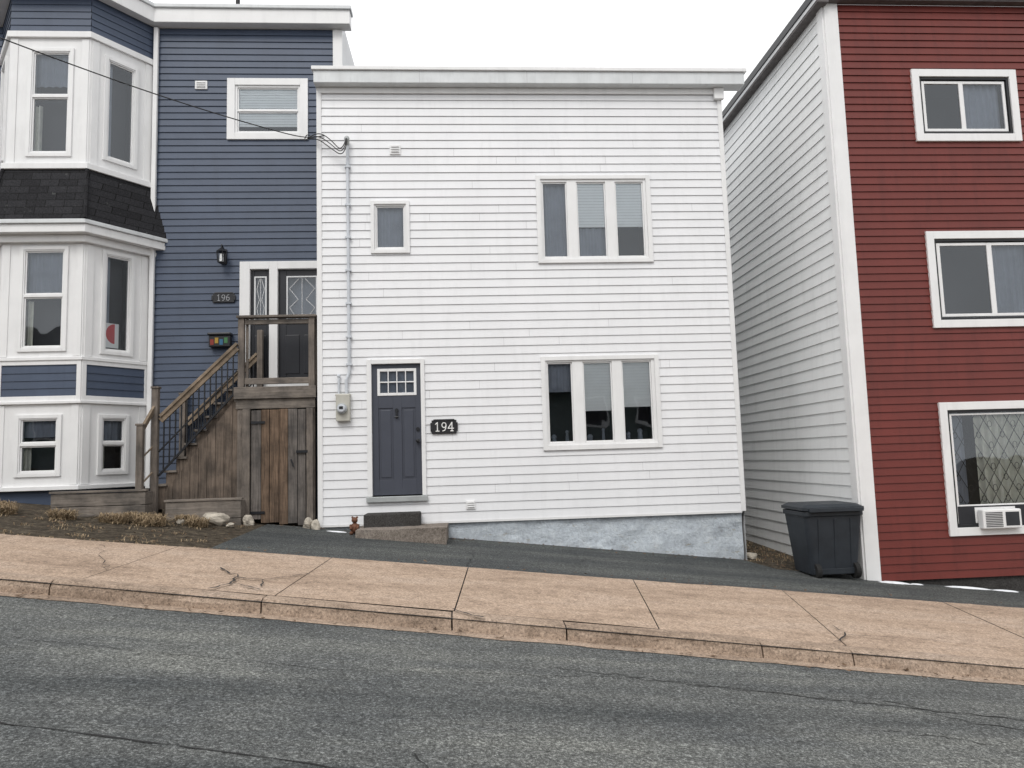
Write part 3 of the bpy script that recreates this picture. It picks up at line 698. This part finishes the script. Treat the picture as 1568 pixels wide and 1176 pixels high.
for i in range(60):
    a=-30+i; b=a+1
    g.quad((a,ky(a),gz(a,ky(a))-.014),(b,ky(b),gz(b,ky(b))-.014),(b,-2.9,gz(b,-2.9)-.006),(a,-2.9,gz(a,-2.9)-.006))
obj('joint_bed',g,'stepdark',sw_,recalc=False)
kb=empty('kerb'); kj=[-30+1.9*k for k in range(0,13)]+[-5.6,-3.7,-1.82,-.14,.86,2.55,3.33,5.2,7.0]+[7.0+1.9*k for k in range(1,12)]
for idx,(a,b) in enumerate(zip(kj,kj[1:])):
    g=Geo(); n=max(2,int((b-a)/.08)); t1=R(-.006,.006); t2=R(-.006,.006)
    prof=[(kw,-.10),(kw,0),(.06,0),(.03,-.008),(.008,-.028),(-.006,-.06),(-.02,-.14)]
    def P(i,k):
        s=i/n; x=a+.007+(b-a-.014)*s; d,h=prof[k]; w=(.016*noise.noise((x*4,k*.7,5))+.010*noise.noise((x*13,k,8))) if k>1 else 0
        y=ky(x)+d+w; return (x,y,gz(x,y)+.004+h+t1*(1-s)+t2*s+w*.6)
    for i in range(n):
        for k in range(len(prof)-1): g.quad(P(i,k+1),P(i+1,k+1),P(i+1,k),P(i,k))
    g.quad(*[P(0,k) for k in range(len(prof))]); g.quad(*[P(n,k) for k in range(len(prof))][::-1])
    obj('kerb_stone_%d'%(idx+1),g,'kerb',kb,recalc=False)
sheet('gutter_strip',-30,30,lambda x:ky(x)-.16+.03*noise.noise((x*2,0,9))+.02*noise.noise((x*9,0,2)),lambda x:ky(x),-.115,'kerb',.06,1,kb)
def crack(g,pts,w,dz,jit=.03):
    P=[]
    for (x0,y0),(x1,y1) in zip(pts,pts[1:]):
        n=max(2,int(math.hypot(x1-x0,y1-y0)/.07))
        for i in range(n): P.append((x0+(x1-x0)*i/n,y0+(y1-y0)*i/n))
    P.append(pts[-1]); P=[(x+R(-jit,jit)*.6,y+R(-jit,jit)*.6) for x,y in P]
    ws=[w*R(.25,1.3) for _ in P]
    for i,((a,b),(c,d)) in enumerate(zip(P,P[1:])):
        l=math.hypot(c-a,d-b) or 1; nx,ny=-(d-b)/l,(c-a)/l; w0,w1=ws[i],ws[i+1]
        q=[(a+nx*w0,b+ny*w0),(a-nx*w0,b-ny*w0),(c-nx*w1,d-ny*w1),(c+nx*w1,d+ny*w1)]
        g.quad(*[(x,y,gz(x,y)+dz) for x,y in q])
g=Geo()
crack(g,[(-7,-7.4),(-2.9,-7.75),(-1.0,-8.05),(-.35,-8.2)],.007,-.116,.012)
crack(g,[(-.35,-8.2),(-.2,-8.1),(-.3,-7.9)],.005,-.116,.02)
crack(g,[(-7,-6.4),(-4,-6.25),(-1,-6.6),(1.2,-6.35)],.003,-.116,.05)
crack(g,[(1.2,-6.35),(4,-6.75),(8,-7.0)],.005,-.116,.05)
crack(g,[(.6,-6.2),(2.2,-6.5),(5,-6.9)],.004,-.116,.05)
crack(g,[(3.0,-6.45),(3.5,-6.9),(5.5,-7.3),(8,-7.5)],.006,-.116,.06)
crack(g,[(4.2,-6.6),(4.4,-7.0),(4.2,-7.3),(4.7,-7.6)],.005,-.116,.05)
crack(g,[(2.4,-7.1),(3.2,-7.2),(3.9,-7.6)],.004,-.116,.05)
crack(g,[(-6,-8.3),(-3,-8.4),(0,-8.6)],.003,-.116,.03)
obj('road_cracks',g,'tar',road,recalc=False)
g=Geo()
crack(g,[(-2.55,-3.9),(-2.3,-4.3),(-2.25,-4.7),(-2.35,-4.95)],.012,.024,.05)
crack(g,[(-2.3,-4.35),(-2.0,-4.4),(-1.85,-4.2)],.010,.024,.04)
crack(g,[(-2.25,-4.65),(-1.9,-4.85)],.011,.024,.04)
crack(g,[(-2.0,-4.4),(-1.95,-4.7)],.008,.024,.04)
crack(g,[(-1.85,-4.2),(-1.68,-3.9)],.006,.024,.04)
crack(g,[(3.3,-5.35),(3.6,-5.0),(3.62,-4.6)],.008,.024,.04)
crack(g,[(-.12,-5.1),(.02,-5.3),(.15,-5.35)],.016,.024,.03)
crack(g,[(-4.2,-3.0),(-3.9,-3.7),(-3.5,-4.4)],.004,.024,.05)
crack(g,[(1.2,-2.95),(1.4,-3.5)],.003,.024,.03)
crack(g,[(-5.3,-4.4),(-4.6,-4.6),(-3.8,-4.5)],.003,.024,.04)
crack(g,[(3.4,-5.05),(4.1,-5.0),(5.3,-5.2)],.004,.024,.04)
obj('sidewalk_cracks',g,'stepdark',sw_,recalc=False)
g=Geo()
crack(g,[(-1.6,-2.2),(0,-2.3),(1.4,-2.0),(3.2,-2.4),(5,-2.2)],.005,.008,.06); crack(g,[(1.4,-2.0),(1.7,-1.3),(1.5,-.4)],.004,.008,.05)
crack(g,[(-.2,-.9),(.1,-1.6),(0,-2.7)],.004,.008,.05)
obj('apron_cracks',g,'tyre',ap,recalc=False)
g=Geo()
def blob(cx,cy,rx,ry,h):
    i=len(g.v); n=40; g.v.append((cx,cy,gz(cx,cy)+h))
    for r,hh in ((.6,h*.7),(1,.002)):
        for k in range(n):
            t=2*math.pi*k/n; w=r*(1+.7*noise.noise((math.cos(t)*2.6+cx,math.sin(t)*2.6+cy,2)))
            x=cx+rx*w*math.cos(t); y=cy+ry*w*math.sin(t); g.v.append((x,y,gz(x,y)+hh))
    for k in range(n):
        g.f.append((i,i+1+k,i+1+(k+1)%n)); g.f.append((i+1+k,i+1+n+k,i+1+n+(k+1)%n,i+1+(k+1)%n))
for q in ((6.2,-1.42,.22,.07,.03),(6.55,-1.40,.10,.04,.02),(7.3,-1.40,.35,.05,.03),(7.9,-1.41,.2,.05,.025),(8.5,-1.40,.3,.05,.03),(9.2,-1.42,.3,.06,.03),(-1.95,-.35,.14,.05,.02),(-5.3,.05,.3,.1,.2)): blob(*q)
obj('snow_patch',g,'snow',smooth=True,recalc=False)
def rock(x,y,r,sx=1,sz=.6,m='rock'):
    g=Geo().ball((0,0,0),1,nu=14,nv=9); s=R(0,99)
    g.v=[tuple(Vector(v)*(1+.45*noise.noise(Vector(v)*1.2+Vector((s,s,s))))) for v in g.v]
    g.v=[(x+v[0]*r*sx,y+v[1]*r,gz(x,y)+r*sz*.5+v[2]*r*sz) for v in g.v]; obj('rock',g,m)
for a in ((-3.75,-.45,.14,1.5,.9),(-3.95,-.55,.1),(-3.35,-.2,.08,1,1.1),(-2.45,-.15,.09,.8,1.2),(-2.32,-.2,.08,.9,1.2),(-3.5,-.6,.06),(-4.2,-.6,.07),(-.45,-.3,.07),(4.75,.3,.1)): rock(*a)
g=Geo()
def clump(cx,cy,n,rad,h):
    for _ in range(n):
        t=R(0,6.28); r=rad*math.sqrt(R(0,1)); x=cx+r*math.cos(t); y=cy+r*math.sin(t)*.6; z=gz(x,y)-.01
        a=R(0,6.28); lean=R(.3,1.3)*h; hh=h*R(.4,1); w=R(.003,.006)
        dx,dy=math.cos(a),math.sin(a)
        p=(x,y,z); q=(x+dx*lean*.35,y+dy*lean*.35,z+hh*.75); e=(x+dx*lean,y+dy*lean,z+hh*R(.3,.95))
        g.quad((p[0]-dy*w,p[1]+dx*w,p[2]),(p[0]+dy*w,p[1]-dx*w,p[2]),(q[0]+dy*w,q[1]-dx*w,q[2]),(q[0]-dy*w,q[1]+dx*w,q[2]))
        g.quad((q[0]-dy*w,q[1]+dx*w,q[2]),(q[0]+dy*w,q[1]-dx*w,q[2]),e)
for c in ((-4.7,-.7,.28),(-4.5,-1.0,.22),(-5.0,-1.0,.2),(-4.15,-.55,.15),(-6.9,-.6,.3),(-7.4,-.4,.35),(-6.6,-.9,.2),(-5.7,-1.0,.18),(-3.9,-.8,.14),(-7.0,-1.2,.25)): clump(c[0],c[1],int(2000*c[2]),c[2],.18)
for _ in range(70): clump(R(-8,-3.2),R(-2.7,-.4),12,.13,.05)
for _ in range(40): clump(R(4.7,5.7),R(-.6,3),10,.12,.06)
for _ in range(40): clump(R(-8,-3.0),-2.76+R(-.03,.03),8,.06,.05)
obj('dead_grass',g,'straw',recalc=False)
g=Geo()
def leaf(x,y,dz):
    a=R(0,6.28); s=R(.015,.035); z=gz(x,y)+dz; q=[]
    for k,l in enumerate((1,.5,1,.5)):
        t=a+k*math.pi/2; q.append((x+s*l*math.cos(t),y+s*l*math.sin(t),z+R(.002,.02)))
    g.quad(*q)
for _ in range(260): leaf(R(4.65,5.8),R(-.9,1.5),.01)
for _ in range(120): leaf(R(-3.3,4.5),-.1-abs(random.gauss(0,.12)),.01)
for _ in range(160): leaf(R(-8,-3.1),R(-2.6,-.3),.02)
for _ in range(60): leaf(R(-7,7),-2.75+R(-.12,.1),.03)
for _ in range(70):
    x=R(-5,7); leaf(x,ky(x)-R(.02,.25),-.11)
obj('fallen_leaves',g,'leaf',recalc=False)

# ================================================================== houses across the street
def row_house(x0,x1,h,wm,k):
    e=empty('row_house'); y0,y1=-19,-27; zb=gz((x0+x1)/2,-19)-.6
    g=Geo().prism([(x0,y0),(x1,y0),(x1,y1),(x0,y1)],zb,zb+h); obj('walls',g,wm,e)
    xm=(y0+y1)/2; g=Geo(); z=zb+h+.002
    g.quad((x0-.2,y0+.35,z-.1),(x1+.2,y0+.35,z-.1),(x1+.2,xm,z+1.7),(x0-.2,xm,z+1.7)); g.quad((x0-.2,y1-.35,z-.1),(x1+.2,y1-.35,z-.1),(x1+.2,xm,z+1.7),(x0-.2,xm,z+1.7))
    for x in (x0,x1): g.quad((x,y0,z),(x,y1,z),(x,xm,z+1.6))
    obj('gable_roof',g,'roof',e,recalc=False)
    f=F(x0,y0,1,0); f.n=(0,1); w=x1-x0; gt_=Geo(); gd=Geo()
    for u in (.18,.5,.82):
        for z in (zb+1.6,zb+4.1):
            if u==.18 and z<zb+2: gd.box(f,w*u-.45,w*u+.45,.0,.06,zb+.6,zb+2.7); continue
            gt_.plate(f,(w*u-.5,w*u+.5,z,z+1.3),[(w*u-.4,w*u+.4,z+.1,z+1.2)],.0,.05); gd.box(f,w*u-.4,w*u+.4,.0,.02,z+.1,z+1.2)
    obj('window_trim',gt_,'white_trim',e); obj('windows_and_door',gd,'blackdoor',e)
M['ochre']=mat('ochre_clapboard',(.30,.19,.08),.6); M['sage']=mat('sage_clapboard',(.09,.12,.11),.6)
for k,(a,b,h,w) in enumerate(((-21,-13.6,5.4,'sage'),(-13.4,-6,5.8,'blue_vinyl'),(-5.8,1.6,5.4,'blue_vinyl'),(1.8,9.2,5.8,'sage'),(9.4,16.5,5.5,'ochre'))): row_house(a,b,h,w,k)

# ================================================================== light / sky / camera
EL=math.radians(48); AZ=math.radians(200)
w=bpy.data.worlds.new('World'); sc.world=w; w.use_nodes=True; nt=w.node_tree; nt.nodes.clear()
sk=nt.nodes.new('ShaderNodeTexSky'); sk.sky_type='NISHITA'; sk.sun_disc=False; sk.sun_elevation=EL; sk.sun_rotation=AZ; sk.dust_density=4; sk.air_density=1.2
hs=nt.nodes.new('ShaderNodeHueSaturation'); hs.inputs['Saturation'].default_value=.12; hs.inputs['Value'].default_value=1
nt.links.new(sk.outputs[0],hs.inputs['Color'])
tc=nt.nodes.new('ShaderNodeTexCoord'); cn=noi(nt,tc.outputs['Generated'],2.2,5,.55)
cl=ramp(nt,cn,[(.3,(.90,.91,.93)),(.7,(1.0,1.0,1.0))])
sc_=nt.nodes.new('ShaderNodeVectorMath'); sc_.operation='SCALE'; sc_.inputs['Scale'].default_value=11.2; nt.links.new(cl,sc_.inputs[0])
mx=mixc(nt,hs.outputs[0],sc_.outputs[0],.85)
bg=nt.nodes.new('ShaderNodeBackground'); bg.inputs['Strength'].default_value=.13; nt.links.new(mx,bg.inputs['Color'])
wo=nt.nodes.new('ShaderNodeOutputWorld'); nt.links.new(bg.outputs[0],wo.inputs[0])
sl=bpy.data.lights.new('sun','SUN'); sl.energy=1.2; sl.angle=math.radians(20); sl.color=(1,.97,.92)
so=bpy.data.objects.new('sun',sl); sc.collection.objects.link(so)
d=Vector((math.sin(AZ)*math.cos(EL),math.cos(AZ)*math.cos(EL),math.sin(EL)))
so.rotation_euler=d.to_track_quat('Z','Y').to_euler(); so.location=d*30
cam=bpy.data.cameras.new('camera'); co=bpy.data.objects.new('camera',cam); sc.collection.objects.link(co)
cam.sensor_width=36; cam.lens=36*1129.9/1568; cam.clip_end=2000; cam.clip_start=.05
rx=Vector((.99748,-.06446,-.02961)); ux=Vector((.02304,-.10043,.99468)); bx=rx.cross(ux).normalized(); ux=bx.cross(rx)
co.matrix_world=Matrix(((rx.x,ux.x,bx.x,0),(rx.y,ux.y,bx.y,-12),(rx.z,ux.z,bx.z,1.55),(0,0,0,1)))
sc.camera=co
sc.view_settings.view_transform='Standard'; sc.view_settings.look='None'; sc.view_settings.exposure=0
